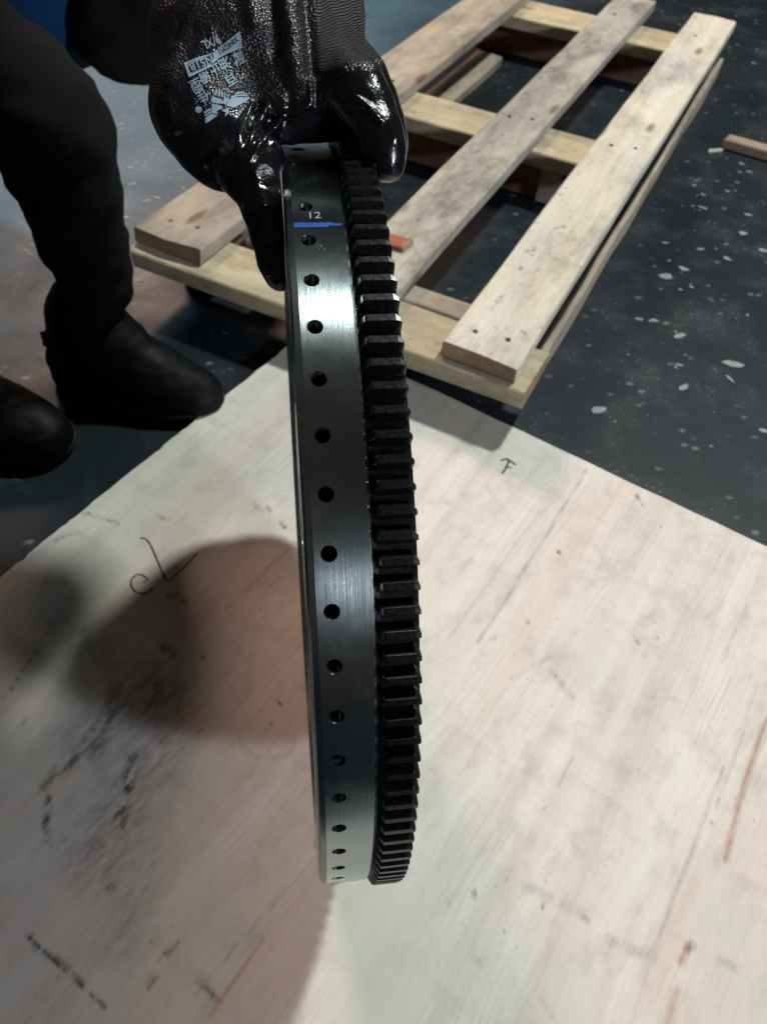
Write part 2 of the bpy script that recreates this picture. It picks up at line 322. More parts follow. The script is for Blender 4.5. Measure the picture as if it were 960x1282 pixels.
def stroke(name, pts, w, parent, mat, h=.0003):
    """a pen stroke: a thin raised ribbon along points on the sheet"""
    P = [at_z(x, y, 0) for x, y in pts]
    Q = []
    for i in range(len(P) - 1):
        p0, p1, p2, p3 = P[max(0, i - 1)], P[i], P[i + 1], P[min(len(P) - 1, i + 2)]
        for k in range(5):
            u = k / 5; Q.append(.5 * ((2 * p1) + (p2 - p0) * u + (2 * p0 - 5 * p1 + 4 * p2 - p3) * u * u + (3 * p1 - p0 - 3 * p2 + p3) * u ** 3))
    Q.append(P[-1]); V, F = [], []
    for i, q in enumerate(Q):
        t = (Q[min(i + 1, len(Q) - 1)] - Q[max(i - 1, 0)]).normalized(); n = Vector((-t.y, t.x, 0)) * w * .5 * random.uniform(.75, 1.15)
        V += [q + n + Vector((0, 0, h)), q - n + Vector((0, 0, h))]
        if i: F.append((2 * i - 2, 2 * i - 1, 2 * i + 1, 2 * i))
    o = link(name, mesh(name, V, F), mat, parent); o.matrix_parent_inverse = parent.matrix_world.inverted(); return o
stroke('pen_mark', [(186, 725), (174, 719), (165, 726), (166, 737), (176, 743), (185, 742), (192, 736)], .0016, ply, MAT['ink'])
stroke('pen_mark', [(186, 725), (180, 729)], .0014, ply, MAT['ink'])
stroke('pen_mark', [(176, 674), (183, 675), (190, 685), (202, 713), (207, 724), (212, 727), (228, 713), (247, 693)], .0016, ply, MAT['ink'])
stroke('pen_mark', [(627, 577), (634, 575), (645, 582)], .0024, ply, MAT['ink'])
stroke('pen_mark', [(637, 577), (632, 588), (628, 593)], .0024, ply, MAT['ink'])
stroke('pen_mark', [(632, 584), (640, 586)], .0018, ply, MAT['ink'])

# ------------------------------------------------------------------ pallet
pal = thing('pallet', 'rough wooden pallet with three long deck boards standing on the dark floor', 'pallet', (0, 0, FZ))
pal.rotation_euler = (0, 0, math.atan2(.831, .556))
def board(name, t0, t1, n0, n1, z0, z1, mat, parent=pal, nx=14, rag=.0021, endrag=.0045, label=None):
    """a sawn board: bevelled section swept along its length with an uneven edge; its origin at its middle"""
    L, Wd, T = t1 - t0, n1 - n0, z1 - z0; b = min(.0018, T * .15); sd = random.uniform(0, 90)
    along = L >= Wd
    if not along: L, Wd = Wd, L
    hw, ht = Wd / 2, T / 2
    sec = [(-hw, -ht + b), (-hw + b, -ht), (hw - b, -ht), (hw, -ht + b), (hw, ht - b), (hw - b, ht), (0, ht + .0002), (-hw + b, ht), (-hw, ht - b)]
    ns = len(sec); V, F = [], []
    for i in range(nx + 1):
        x = -L / 2 + L * i / nx
        for j, (y, z) in enumerate(sec):
            dy = rag * noise.noise((x * 9 + sd, 4.2 if y < 0 else 7.7, z * 20)); dz = rag * .5 * noise.noise((x * 6 + sd, y * 30, 1.7))
            dx = endrag * noise.noise((y * 70 + sd, z * 60, i * .1)) if i in (0, nx) else 0
            V.append((x + dx, y + dy * (abs(y) / hw), z + dz))
        if i:
            a, c = (i - 1) * ns, i * ns
            F += [(a + j, a + (j + 1) % ns, c + (j + 1) % ns, c + j) for j in range(ns)]
    F.append(tuple(range(ns))[::-1]); F.append(tuple(nx * ns + j for j in range(ns)))
    me = mesh(name, V, [f[::-1] for f in F]); o = link(name, me, mat, parent)
    me.materials.append(MAT['end_grain']); me.polygons[len(F) - 1].material_index = 1; me.polygons[len(F) - 2].material_index = 1
    o.location = ((t0 + t1) / 2, -(n0 + n1) / 2, (z0 + z1) / 2 - FZ)
    if not along: o.rotation_euler = (0, 0, math.pi / 2)
    if label: o['label'] = label
    return o
def nails(b, pts):
    for x, y in pts:
        V = [(x + .0032 * math.cos(a), y + .0032 * math.sin(a), 0) for a in np.linspace(0, 6.283, 9)[:-1]]
        zt = b.dimensions.z / 2 if b.dimensions.z else .009
        Vt = [(v[0], v[1], zt - .001) for v in V] + [(v[0] * 1 - (v[0] - x) * .2, v[1] - (v[1] - y) * .2, zt + .0006) for v in V]
        F = [(k, (k + 1) % 8, 8 + (k + 1) % 8, 8 + k) for k in range(8)] + [tuple(range(8, 16))]
        link('nail_head', mesh('nail_head', Vt, F), MAT['nail'], b)
bR = board('deck_board', .345, 1.517, -.054, .027, .062, .080, MAT['board_pale'], label='pale nearly clean deck board')
bM = board('deck_board', .350, 1.535, -.206, -.131, .062, .080, MAT['board_grey'], label='grey weathered deck board')
bL = board('deck_board', .352, 1.520, -.442, -.352, .062, .081, MAT['board_brown'], label='dirty brown deck board')
p1 = board('cross_plank', .336, .412, -.440, .041, .0395, .0615, MAT['plank'])
p2 = board('cross_plank', .418, .450, -.300, .018, .0400, .0590, MAT['board_brown'], label='narrow cross plank')
p3 = board('cross_plank', .834, .921, -.445, .020, .0395, .0615, MAT['plank'])
p4 = board('cross_plank', 1.342, 1.445, -.445, .020, .0395, .0615, MAT['plank'])
board('cross_beam', .850, .908, -.430, .005, FZ, .0392, MAT['beam']); board('cross_beam', 1.365, 1.43, -.430, .005, FZ, .0392, MAT['beam'])
for n in (-.43, -.215, -.05): board('block', .405, .465, n, n + .062, FZ, .0392, MAT['beam'], nx=4)
board('block', .838, .849, -.112, -.082, FZ + .001, .0385, MAT['board_brown'], nx=4)
board('side_rail', .455, 1.49, .0225, .0305, -.010, .0255, MAT['board_brown'], rag=.003)
board('bottom_board', .46, 1.30, -.400, -.345, FZ, .004, MAT['board_brown'])
bpy.context.view_layer.update()
for b in (bR, bM, bL):
    L = b.dimensions.x / 2
    nails(b, [(-L + .035, .018), (-L + .04, -.016), (-L + .53, .017), (-L + .54, -.015), (L - .13, .01)])

# loose wood
def splinter(name, px0, px1, w, h, mat, label, cat, z=FZ, zr=0):
    a, b = at_z(*px0, z), at_z(*px1, z); d = b - a; L = d.length
    o = board(name, -L / 2, L / 2, -w / 2, w / 2, z + .0006, z + .0006 + h, mat, None, 8, .0022, .008)
    o.location = (a + b) / 2 + Vector((0, 0, h / 2 + .0006 + zr)); o.rotation_euler = (0, 0, math.atan2(d.y, d.x))
    o['label'] = label; o['category'] = cat; return o
splinter('wood_offcut', (905, 183), (1010, 213), .026, .016, MAT['offcut'], 'brown broken wood offcut lying on the dark floor at the right', 'wood offcut')
splinter('wood_chip', (884, 192), (902, 190), .007, .004, MAT['board_pale'], 'small pale wood chip beside the brown offcut on the floor', 'wood chip')
rc = splinter('red_wood_chip', (474, 298), (505, 312), .022, .0045, MAT['red_chip'], 'small red wood chip lying on the grey pallet board behind the gear', 'wood chip', z=.0805)
rc.rotation_euler.z += .25

# ------------------------------------------------------------------ flywheel (axis along X, standing on the sheet)
R, CZ = 0.200, 0.2036
fw = thing('flywheel', 'steel flywheel with drilled bright rim and black toothed ring gear standing on edge', 'flywheel', (0, 0, 0))
def cyl(x, r, th): return (x, -r * math.cos(th), r * math.sin(th))       # about the wheel's own centre
def add(name, me, mat, parent=None, smooth=False):
    o = link(name, me, mat, parent or fw, smooth)
    if parent is None: o.location = (0, 0, CZ)
    return o
def lathe(segs, n=248):
    """each profile segment is a strip of its own, so every machined edge stays crisp"""
    V, F = [], []
    for prof in segs:
        b = len(V); m = len(prof)
        for k in range(n):
            th = 2 * math.pi * k / n
            V += [cyl(x, r, th) for x, r in prof]
        for k in range(n):
            a, c = b + k * m, b + (k + 1) % n * m
            F += [(a + j, c + j, c + j + 1, a + j + 1) for j in range(m - 1)]
    return mesh('lathe', V, F)
mm = .001
def segs(points): return [[p, q] for p, q in zip(points[:-1], points[1:])]
HOLES = 62; GAP = (60, 61); DT = 2 * math.pi / HOLES; TH0 = math.radians(86.74)
X0, X1, HR = -5.2 * mm, 14.0 * mm, 2.65 * mm
def rim_band():
    """the drilled outer face: one cell with a round opening per hole"""
    n = 24; V, F, N = [], [], []
    hw = R * DT / 2
    rings = []
    for k in range(n):
        a = 2 * math.pi * k / n; c, s_ = math.cos(a), math.sin(a)
        sx = (X1 if c > 0 else -X0) / abs(c) if abs(c) > 1e-6 else 1e9
        sy = hw / abs(s_) if abs(s_) > 1e-6 else 1e9
        m = min(sx, sy); rings.append(((HR + .3 * mm), m, c, s_))
    # snap the four diagonal-most points to the cell corners
    pts = [[(r0 + (m - r0) * f, c, s_) for f in (0, .12, .45, 1)] for r0, m, c, s_ in rings]
    cell = [[(q * c, q * s_ / R) for q, c, s_ in p] for p in pts]
    for cx_, cy_ in ((X1, hw), (X0, hw), (X0, -hw), (X1, -hw)):
        k = min(range(n), key=lambda k: (cell[k][3][0] - cx_) ** 2 + (cell[k][3][1] * R - cy_) ** 2)
        cell[k][3] = (cx_, cy_ / R)
    for h in range(HOLES):
        t0 = TH0 - h * DT; b = len(V)
        if h in GAP:
            m_ = 9
            for q in range(m_):
                for x in (X0, X1): a = hw / R * (2 * q / (m_ - 1) - 1); V.append(cyl(x, R, t0 + a)); N.append(Vector(cyl(0, 1, t0 + a)))
            F += [(b + 2 * q, b + 2 * q + 1, b + 2 * q + 3, b + 2 * q + 2) for q in range(m_ - 1)]
            continue
        for k in range(n):
            for (x, a) in cell[k]: V.append(cyl(x, R, t0 + a)); N.append(Vector(cyl(0, 1, t0 + a)))
        for k in range(n):
            a_, c_ = b + k * 4, b + (k + 1) % n * 4
            F += [(a_ + j, a_ + j + 1, c_ + j + 1, c_ + j) for j in range(3)]
    me = mesh('rim', V, F); me.shade_smooth(); me.normals_split_custom_set_from_vertices(N)
    return me
rim = add('rim', rim_band(), MAT['steel'])
body = add('flywheel_disc', lathe(
    segs([(X0, R), (-5.55 * mm, R - .25 * mm), (-7.4 * mm, .1988), (-8.1 * mm, .1975), (-8.2 * mm, .1970), (-8.2 * mm, .176), (-6.0 * mm, .174), (-6.0 * mm, .158), (2 * mm, .150), (2 * mm, .070), (-6 * mm, .066), (-6 * mm, .024), (28 * mm, .024)])
    + segs([(X1, R), (14.7 * mm, .1994), (14.9 * mm, .1950), (16.8 * mm, .1948)]) + segs([(30.8 * mm, .1900), (30.2 * mm, .150), (20 * mm, .140), (20 * mm, .070), (28 * mm, .066), (28 * mm, .024)])), MAT['steel'], smooth=True)
def hole():
    n = 24; V, F = [], []
    prof = [(HR + .3 * mm, 0), (HR, -.35 * mm), (HR, -7 * mm), (.6 * mm, -8.2 * mm)]
    for k in range(n):
        a = 2 * math.pi * k / n
        for r, d in prof: V.append(cyl(r * math.cos(a), R + d, r * math.sin(a) / R))
    for k in range(n):
        a_, c_ = k * 4, (k + 1) % n * 4
        F += [(a_ + j, c_ + j, c_ + j + 1, a_ + j + 1) for j in range(3)]
    F.append(tuple(k * 4 + 3 for k in range(n))); me = mesh('drilled_hole', V, F); me.shade_smooth(); me.materials.append(MAT['hole']); return me
hm = hole()
for h in range(HOLES):
    if h in GAP: continue
    o = add('drilled_hole', hm, None, rim); o.rotation_euler = (-(TH0 - h * DT), 0, 0)

# ring gear
NT_, RT, RR = 146, .2028, .1970
gear = add('ring_gear', lathe(segs([(30.9 * mm, .1880), (30.9 * mm, RR - .6 * mm), (30.3 * mm, RR), (17.0 * mm, RR), (15.6 * mm, RR - 1.2 * mm), (15.6 * mm, .190)]), 292), MAT['gear'], smooth=True)
def tooth():
    """involute-like tooth, its ends chamfered"""
    prof = [(-3.35, RR - .0004), (-2.75, RR + .0012), (-2.1, RR + .0033), (-1.5, RT - .0003), (-1.25, RT), (1.25, RT), (1.5, RT - .0003), (2.1, RR + .0033), (2.75, RR + .0012), (3.35, RR - .0004)]
    m = len(prof); V, F = [], []
    def sec(x, dr, sq, sh=0):
        for w, r in prof:
            rr = max(RR - .0008, r - dr) if r > RR else r
            V.append(cyl(x, rr, (w * sq + sh) * mm / R))
    for x, dr, sq in ((16.0 * mm, .0042, .96), (17.6 * mm, .0004, .985), (18.0 * mm, 0, 1), (28.6 * mm, 0, 1), (30.5 * mm, .0003, .62), (30.88 * mm, .0012, .52)): sec(x, dr, sq, -1.15 * (1 - sq) / .48 if x > .028 and sq < .9 else 0)
    for i in range(5):
        F += [(i * m + j, i * m + j + 1, (i + 1) * m + j + 1, (i + 1) * m + j) for j in range(m - 1)]
    F.append(tuple(range(m))[::-1]); F.append(tuple(5 * m + j for j in range(m)))
    me = mesh('tooth', V, F); me.materials.append(MAT['gear']); return me
tm = tooth()
for k in range(NT_):
    o = add('tooth', tm, None, gear); o.rotation_euler = (-(2 * math.pi * k / NT_ + .012), 0, 0)

def on_rim(name, V2, F, mat, h=.00012):
    """flat marking laid round the rim: local x (mm along the axis) and y (mm round the rim, up) about an angle"""
    return add(name, mesh(name, [cyl(x * mm, R + h, t) for x, t in V2], F), mat)
def rim_theta(py):      # photograph row -> angle on the rim at the line x = 0
    best = min(np.linspace(-.2, 1.75, 4000), key=lambda t: abs(to_px(np.array([[0, -R * math.cos(t), CZ + R * math.sin(t)]]))[1][0] - py)); return float(best)
ta, tb = rim_theta(284.5), rim_theta(279)
n = 26; V2, F = [], []
for i in range(n + 1):
    x = -4.9 + 18.4 * i / n; e = .10 * noise.noise((i * .9, 2, 0)); f = .14 * noise.noise((i * .7, 8, 0))
    V2 += [(x, ta + (tb - ta) * (e + (.25 if i > 18 else -.05))), (x, tb - (tb - ta) * (f + .25 * (i > 21)))]
    if i: F.append((2 * i - 2, 2 * i, 2 * i + 1, 2 * i - 1))
o = on_rim('blue_paint_line', V2, F, MAT['blue_paint']); o['label'] = 'blue paint line across the rim'
def text_mesh(body, size, bold=False):
    cu = bpy.data.curves.new('text', 'FONT'); cu.body = body; cu.size = size; cu.align_x = 'CENTER'; cu.align_y = 'CENTER'; cu.resolution_u = 3
    if bold: cu.offset = size * .018
    ob = bpy.data.objects.new('text', cu); COL.objects.link(ob); bpy.context.view_layer.update()
    me = bpy.data.meshes.new_from_object(ob.evaluated_get(bpy.context.evaluated_depsgraph_get())); bpy.data.objects.remove(ob)
    bm = bmesh.new(); bm.from_mesh(me); bmesh.ops.triangulate(bm, faces=bm.faces[:])
    for _ in range(3):
        lng = [e for e in bm.edges if e.calc_length() > size * .16]
        if lng: bmesh.ops.subdivide_edges(bm, edges=lng, cuts=1); bmesh.ops.triangulate(bm, faces=bm.faces[:])
    bm.to_mesh(me); bm.free(); return me
tl = rim_theta(953)
o = on_rim('blue_paint_mark', [(-4.6, tl - .004), (.4, tl - .006), (1.0, tl), (.2, tl + .007), (-4.4, tl + .006), (-4.9, tl)], [(0, 1, 2, 3, 4, 5)], MAT['faint_blue']); o['label'] = 'faint blue paint smudge low on the rim'
tc = rim_theta(270)
me = text_mesh('12', 4.6)
for v in me.vertices:
    x, y = v.co.x, v.co.y; v.co = cyl((x * 1.25 + 3.0) * mm, R + .00012, tc + y * 1.25 * mm / R)
o = add('stamped_number', me, MAT['scratch'])
# a few fine scribed strokes below the line
V2, F = [], []
for k in range(16):
    x, t = random.uniform(2.4, 6.0), rim_theta(random.uniform(304, 313)); a = random.uniform(0, 3.1); b = len(V2)
    dx, dt = .16 * math.cos(a), .16 * mm * math.sin(a) / R * 2
    V2 += [(x - dx, t - dt), (x + dx, t + dt), (x + dx + .1, t + dt + .0004), (x - dx + .1, t - dt + .0004)]; F.append((b, b + 1, b + 2, b + 3))
on_rim('scribed_mark', V2, F, MAT['scratch'])

# ------------------------------------------------------------------ smooth bodies from distance fields
def surface_nets(F, lo, h):
    Sg = F < 0; nx, ny, nz = F.shape
    c = [Sg[i:nx - 1 + i, j:ny - 1 + j, k:nz - 1 + k] for i in (0, 1) for j in (0, 1) for k in (0, 1)]
    cnt = sum(x.astype(np.int8) for x in c); act = (cnt > 0) & (cnt < 8)
    I = np.argwhere(act); idx = np.full(act.shape, -1, np.int64); idx[act] = np.arange(len(I))
    acc = np.zeros((len(I), 3)); num = np.zeros(len(I))
    cor = [(i, j, k) for i in (0, 1) for j in (0, 1) for k in (0, 1)]
    for a in range(8):
        for b in range(a + 1, 8):
            d = [q - p for p, q in zip(cor[a], cor[b])]
            if sum(map(abs, d)) != 1: continue
            fa = F[tuple((I + cor[a]).T)]; fb = F[tuple((I + cor[b]).T)]; m = (fa < 0) != (fb < 0)
            t = np.where(m, fa / np.where(m, fa - fb, 1), 0)
            acc += np.where(m[:, None], np.array(cor[a]) + t[:, None] * np.array(d), 0); num += m
    V = (I + acc / num[:, None]) * h + np.array(lo)
    Q = []
    for ax in range(3):
        o1, o2 = [(1, 2), (2, 0), (0, 1)][ax]
        sl = [slice(None)] * 3; s2 = [slice(None)] * 3; sl[ax] = slice(0, -1); s2[ax] = slice(1, None)
        A, B = Sg[tuple(sl)], Sg[tuple(s2)]; E = np.argwhere(A != B)
        E = E[(E[:, o1] > 0) & (E[:, o2] > 0) & (E[:, o1] < F.shape[o1] - 1) & (E[:, o2] < F.shape[o2] - 1)]
        u = np.zeros(3, int); v = np.zeros(3, int); u[o1] = 1; v[o2] = 1
        q = np.stack([idx[tuple((E - u - v).T)], idx[tuple((E - v).T)], idx[tuple(E.T)], idx[tuple((E - u).T)]], -1)
        fl_ = ~A[tuple(E.T)]; q[fl_] = q[fl_][:, ::-1]; Q.append(q)
    return V, np.concatenate(Q)
def smin(a, b, k):
    h = np.maximum(k - np.abs(a - b), 0) / k; return np.minimum(a, b) - h * h * k * .25
class Field:
    def __init__(s, lo, hi, h):
        s.lo, s.h = np.array(lo, float), h; n = np.ceil((np.array(hi) - s.lo) / h).astype(int) + 1
        ax = [s.lo[i] + h * np.arange(n[i]) for i in range(3)]
        s.X, s.Y, s.Z = np.meshgrid(*[a.astype(np.float32) for a in ax], indexing='ij'); s.F = np.full(s.X.shape, 9.0, np.float32)
    def cone(s, a, b, ra, rb, flat=None):
        a, b = np.array(a, np.float32), np.array(b, np.float32); d = b - a; L = float(d @ d) + 1e-12
        x, y, z = s.X - a[0], s.Y - a[1], s.Z - a[2]
        u = np.clip((x * d[0] + y * d[1] + z * d[2]) / L, 0, 1)
        u2 = u * u * (3 - 2 * u) if abs(ra - rb) > 1e-6 else u
        return np.sqrt((x - u * d[0]) ** 2 + (y - u * d[1]) ** 2 + (z - u * d[2]) ** 2) - (ra + (rb - ra) * u2)
    def ell(s, c, r, ax=None):
        x, y, z = s.X - c[0], s.Y - c[1], s.Z - c[2]
        if ax is not None:
            A = np.array(ax); x, y, z = [x * A[i][0] + y * A[i][1] + z * A[i][2] for i in range(3)]
        k0 = np.sqrt((x / r[0]) ** 2 + (y / r[1]) ** 2 + (z / r[2]) ** 2); return (k0 - 1) * min(r)
    def add(s, d, k=.006): s.F = smin(s.F, d, k)
    def cut(s, d, k=.004): s.F = -smin(-s.F, d, k)
    def chain(s, pts, rad, k=.006, k0=None):
        D = None
        for i in range(len(pts) - 1):
            c = s.cone(pts[i], pts[i + 1], rad[i], rad[i + 1]); D = c if D is None else smin(D, c, k0 or k)
        s.add(D, k)
    def mesh(s, name, smooth=2):
        V, Q = surface_nets(s.F, s.lo, s.h)
        e = np.concatenate([Q[:, [0, 1]], Q[:, [1, 2]], Q[:, [2, 3]], Q[:, [3, 0]]])
        for _ in range(smooth):
            acc = np.zeros_like(V); n = np.zeros(len(V))
            for a, b in ((0, 1), (1, 0)):
                for ax in range(3): acc[:, ax] += np.bincount(e[:, a], V[e[:, b], ax], len(V))
                n += np.bincount(e[:, a], minlength=len(V))
            V = V * .5 + .5 * acc / n[:, None]
        me = bpy.data.meshes.new(name); me.from_pydata(V.tolist(), [], Q.tolist()); me.update(); me.shade_smooth(); return me, V

# ------------------------------------------------------------------ the person holding the wheel
ppl = thing('person', 'person in black trousers and shoes holding the flywheel upright with an oily black glove', 'person', (-.30, .42, FZ))
bpy.context.view_layer.update()
def wear(name, me, mat, parent=ppl, label=None):
    o = link(name, me, mat, parent); o.matrix_parent_inverse = parent.matrix_world.inverted()
    if label: o['label'] = label
    return o
heelA, toeA, heelB, toeB = at_z(78, 468, FZ), at_z(276, 520, FZ), at_z(-150, 508, FZ), at_z(88, 574, FZ)
up_ = Vector((0, 0, .055))
ankA, kneeA, hip = heelA.lerp(toeA, .27) + up_, Vector((-.315, .400, .45)), Vector((-.50, .62, .66))
ankB, kneeB, hipB = heelB.lerp(toeB, .27) + up_, Vector((-.33, .24, .46)), Vector((-.55, .50, .66))
wrist, elbow, shoulder = Vector((-.008, .140, .487)), Vector((.052, .258, .540)), Vector((-.22, .56, .93))
chest, pelvis, neck, head = Vector((-.34, .56, .95)), Vector((-.51, .61, .68)), Vector((-.24, .50, 1.09)), Vector((-.17, .45, 1.20))
sh2 = Vector((-.38, .42, .95)); el2 = Vector((-.40, .22, .72)); wr2 = Vector((-.31, .26, .52))
fd = Vector((.87, -.49, 0)).normalized()
b = Field((-.72, .08, .0), (.06, .80, 1.36), .010)
b.chain([pelvis, (pelvis + chest) / 2, chest], [.115, .115, .125], .06); b.chain([chest, neck, head], [.10, .052, .05], .05)
b.add(b.ell(head, (.082, .095, .115)), .03); b.chain([head + fd * .085 + Vector((0, 0, -.01)), head + fd * .102 + Vector((0, 0, -.028))], [.010, .013], .02)
for sgn in (-1, 1): b.add(b.ell(head + Vector((-fd.y, fd.x, 0)) * .082 * sgn, (.016, .016, .03)), .01)
for k_, an, hp in ((kneeA, ankA, hip), (kneeB, ankB, hipB)): b.chain([hp, k_] + ([at_y(-56, 64, an.y + .01), at_y(66, 160, an.y - .005), at_y(83, 230, an.y - .005), at_y(108, 312, an.y)] if k_ is kneeA else []) + [an], [.070, .044] + ([.032, .030, .027, .023] if k_ is kneeA else []) + [.020], .02); b.chain([an, an + fd * .08 - Vector((0, 0, .030))], [.022, .017], .02)
b.chain([shoulder, elbow, wrist], [.050, .038, .027], .03); b.chain([sh2, el2, wr2, wr2 + Vector((.05, -.02, -.06))], [.050, .038, .027, .030], .03); b.chain([shoulder, chest, sh2], [.06, .1, .06], .05)
bme, _ = b.mesh('body', 2); wear('body', bme, MAT['skin'])
hf = Field(tuple(head - Vector((.13,) * 3)), tuple(head + Vector((.13, .13, .15))), .008)
hf.add(hf.ell(head + Vector((0, 0, .02)) - fd * .012, (.092, .100, .112))); hf.cut(hf.ell(head + fd * .075 + Vector((0, 0, -.055)), (.085, .085, .10)), .02)
wear('hair', hf.mesh('hair', 1)[0], MAT['hair'])
# trousers: loose legs gathered over the ankle
def folds(V, me, amp, sc, seed):
    n = np.empty(len(V) * 3); me.vertices.foreach_get('normal', n); n = n.reshape(-1, 3)
    d = np.array([noise.noise((x * sc + seed, y * sc, z * sc * 2.4)) + .5 * noise.noise((x * sc * 2.3, y * sc * 2.3 + seed, z * sc * 4.5)) for x, y, z in V]) * amp
    me.vertices.foreach_set('co', (V + n * d[:, None]).ravel()); me.update()
tf = Field((-.72, .18, -.005), (-.05, .80, .84), .007)
cuff = at_y(122, 345, .51)
yA = ankA.y
tf.chain([hip, kneeA, at_y(-56, 64, yA + .01), at_y(34, 128, yA), at_y(66, 160, yA - .005), at_y(83, 230, yA - .005), at_y(108, 312, yA), at_y(119, 350, yA), at_y(122, 376, yA)], [.092, .070, .050, .047, .045, .043, .0375, .031, .026], .016)
tf.chain([hipB, kneeB, (kneeB + ankB) / 2, ankB + Vector((.0, 0, .075)), ankB + Vector((.0, 0, .045))], [.092, .072, .050, .040, .030], .02); tf.chain([hip, pelvis, hipB], [.1, .125, .1], .05)
tme, tV = tf.mesh('trousers', 2); folds(tV, tme, .005, 20, 3.); wear('trousers', tme, MAT['trousers'])
jf = Field((-.70, .22, .12), (.02, .82, 1.16), .008)
jf.chain([pelvis + Vector((0, 0, .02)), (pelvis + chest) / 2, chest, neck - Vector((.02, 0, .05))], [.145, .145, .15, .07], .06)
jf.chain([shoulder, (shoulder + elbow) / 2], [.075, .066], .04); jf.chain([shoulder, chest, sh2], [.08, .12, .08], .05); jf.chain([sh2, el2 + Vector((0, .01, .02))], [.075, .065], .03)
jf.chain([(pelvis + chest) / 2, Vector(at_y(40, -90, .70)), Vector(at_y(76, 8, .68))], [.11, .075, .062], .05)
jme, jV = jf.mesh('jacket', 2); folds(jV, jme, .006, 14, 8.); wear('jacket', jme, MAT['jacket'])
sf = Field((-.32, .06, .34), (.12, .66, 1.0), .006)
sf.chain([shoulder, elbow, elbow.lerp(wrist, .9)], [.062, .052, .036], .03)
sme, sV = sf.mesh('oversleeve', 2); folds(sV, sme, .005, 24, 5.); wear('oversleeve', sme, MAT['sleeve'])
vf = Field((-.40, .48, .10), (.04, .78, .56), .005)
vf.chain([Vector(at_y(178, -100, .66)), Vector(at_y(156, 36, .63)), Vector(at_y(230, 2, .63))], [.060, .040, .052], .05)
vme, vV = vf.mesh('apron_flap', 2); folds(vV, vme, .004, 24, 5.); wear('apron_flap', vme, MAT['sleeve'])

def shoe(heel, toe, name_label):
    d = (toe - heel); d.z = 0; L = d.length; d.normalize(); s_ = Vector((-d.y, d.x, 0)); up = Vector((0, 0, 1)); q = L / .27
    P = lambda a, b_, c: heel + d * (a * L) + s_ * (b_ * q) + up * (c * q)
    lo = Vector((min(heel.x, toe.x) - .07, min(heel.y, toe.y) - .07, FZ - .01)); hi = Vector((max(heel.x, toe.x) + .07, max(heel.y, toe.y) + .07, FZ + .17))
    sc = lambda r: [x * q for x in r]
    f = Field(tuple(lo), tuple(hi), .0027)
    f.chain([P(.14, 0, .042), P(.40, 0, .044), P(.62, 0.004, .036)], sc([.037, .038, .036]), .025); f.chain([P(.50, .012, .034), P(.70, .020, .028), P(.88, .012, .024)], sc([.032, .029, .026]), .02); f.chain([P(.50, -.010, .034), P(.70, -.014, .028), P(.88, -.006, .024)], sc([.032, .029, .026]), .02); f.chain([P(.62, .003, .040), P(.80, .004, .034), P(.90, .003, .028)], sc([.030, .026, .024]), .02)
    f.chain([P(.18, 0, .05), P(.24, 0, .10), P(.27, 0, .145)], sc([.040, .040, .042]), .025); f.chain([P(.26, 0, .13), P(.40, 0, .095), P(.58, 0, .062)], sc([.030, .031, .030]), .03)
    f.add(f.cone(P(.74, .036, .036), P(.72, .004, .064), .003, .003), .004); f.add(f.cone(P(.74, -.032, .036), P(.72, .004, .064), .003, .003), .004)
    f.cut(f.Z - (FZ + .013), .003)
    f.chain([P(.06, .03, .105), P(.12, .045, .10), P(.3, .043, .085), P(.42, .036, .07)], [.0022] * 4, .005); f.chain([P(.06, -.03, .105), P(.12, -.045, .10), P(.3, -.043, .085), P(.42, -.036, .07)], [.0022] * 4, .005)
    me, V = f.mesh('shoe', 1); folds(V, me, .0013, 42, 2.); o = wear('shoe', me, MAT['boot'], label=name_label)
    g = Field(tuple(lo), tuple(hi), .0032)
    g.chain([P(.13, 0, .02), P(.40, 0, .02), P(.62, .004, .02), P(.86, .006, .02)], sc([.042, .040, .045, .041]), .03); g.F = np.maximum(g.F, np.maximum(g.Z - (FZ + .017), FZ - g.Z))
    wear('sole', g.mesh('sole', 1)[0], MAT['sole'], o)
    for k in range(4):
        a = .40 + .058 * k; z = .128 - .0155 * k
        l = Field(tuple(P(a, 0, z) - Vector((.05, .05, .04))), tuple(P(a, 0, z) + Vector((.05, .05, .04))), .0018)
        l.chain([P(a - .02, .028, z - .022), P(a + .0, .014, z - .004), P(a + .015, -.014, z - .004), P(a + .02, -.028, z - .022)], [.0026] * 4, .003)
        wear('lace', l.mesh('lace', 1)[0], MAT['lace'], o)
shoe(heelA, toeA, 'black shoe with its toe at the plywood edge')
shoe(heelB, toeB, 'black shoe nearer the frame edge')

# ------------------------------------------------------------------ the oily glove: thumb on the near face, four fingers over the geared side
def hp(px, py, y): return tuple(at_y(px, py, y))
def rr(r, y): return r * (.334 + .75 * y) / PX_F
def pts(*q): return [hp(a, b_, y) for a, b_, y, r in q], [rr(r, y) for a, b_, y, r in q]
g = Field((-.085, -.025, .335), (.072, .165, .520), .00095)
g.chain(*pts((318, -90, .150, 92), (325, 0, .100, 88), (345, 70, .075, 74), (362, 112, .062, 58)), k=.010)      # back of the hand
g.chain(*pts((276, -40, .110, 62), (266, 50, .075, 58), (258, 135, .052, 53), (276, 176, .042, 48)), k=.012)    # heel of the thumb
g.chain(*pts((384, -60, .120, 60), (392, 20, .090, 46), (398, 90, .066, 46)), k=.012)
g.chain(*pts((350, 128, .060, 48), (408, 132, .060, 44)), k=.010)                                                # palm on the rim
g.chain(*pts((284, 182, .040, 46), (318, 212, .020, 38), (333, 258, .008, 28), (341, 292, .003, 25.5), (347, 325, -.001, 23), (351, 344, -.003, 20)), k=.007, k0=.004)   # thumb
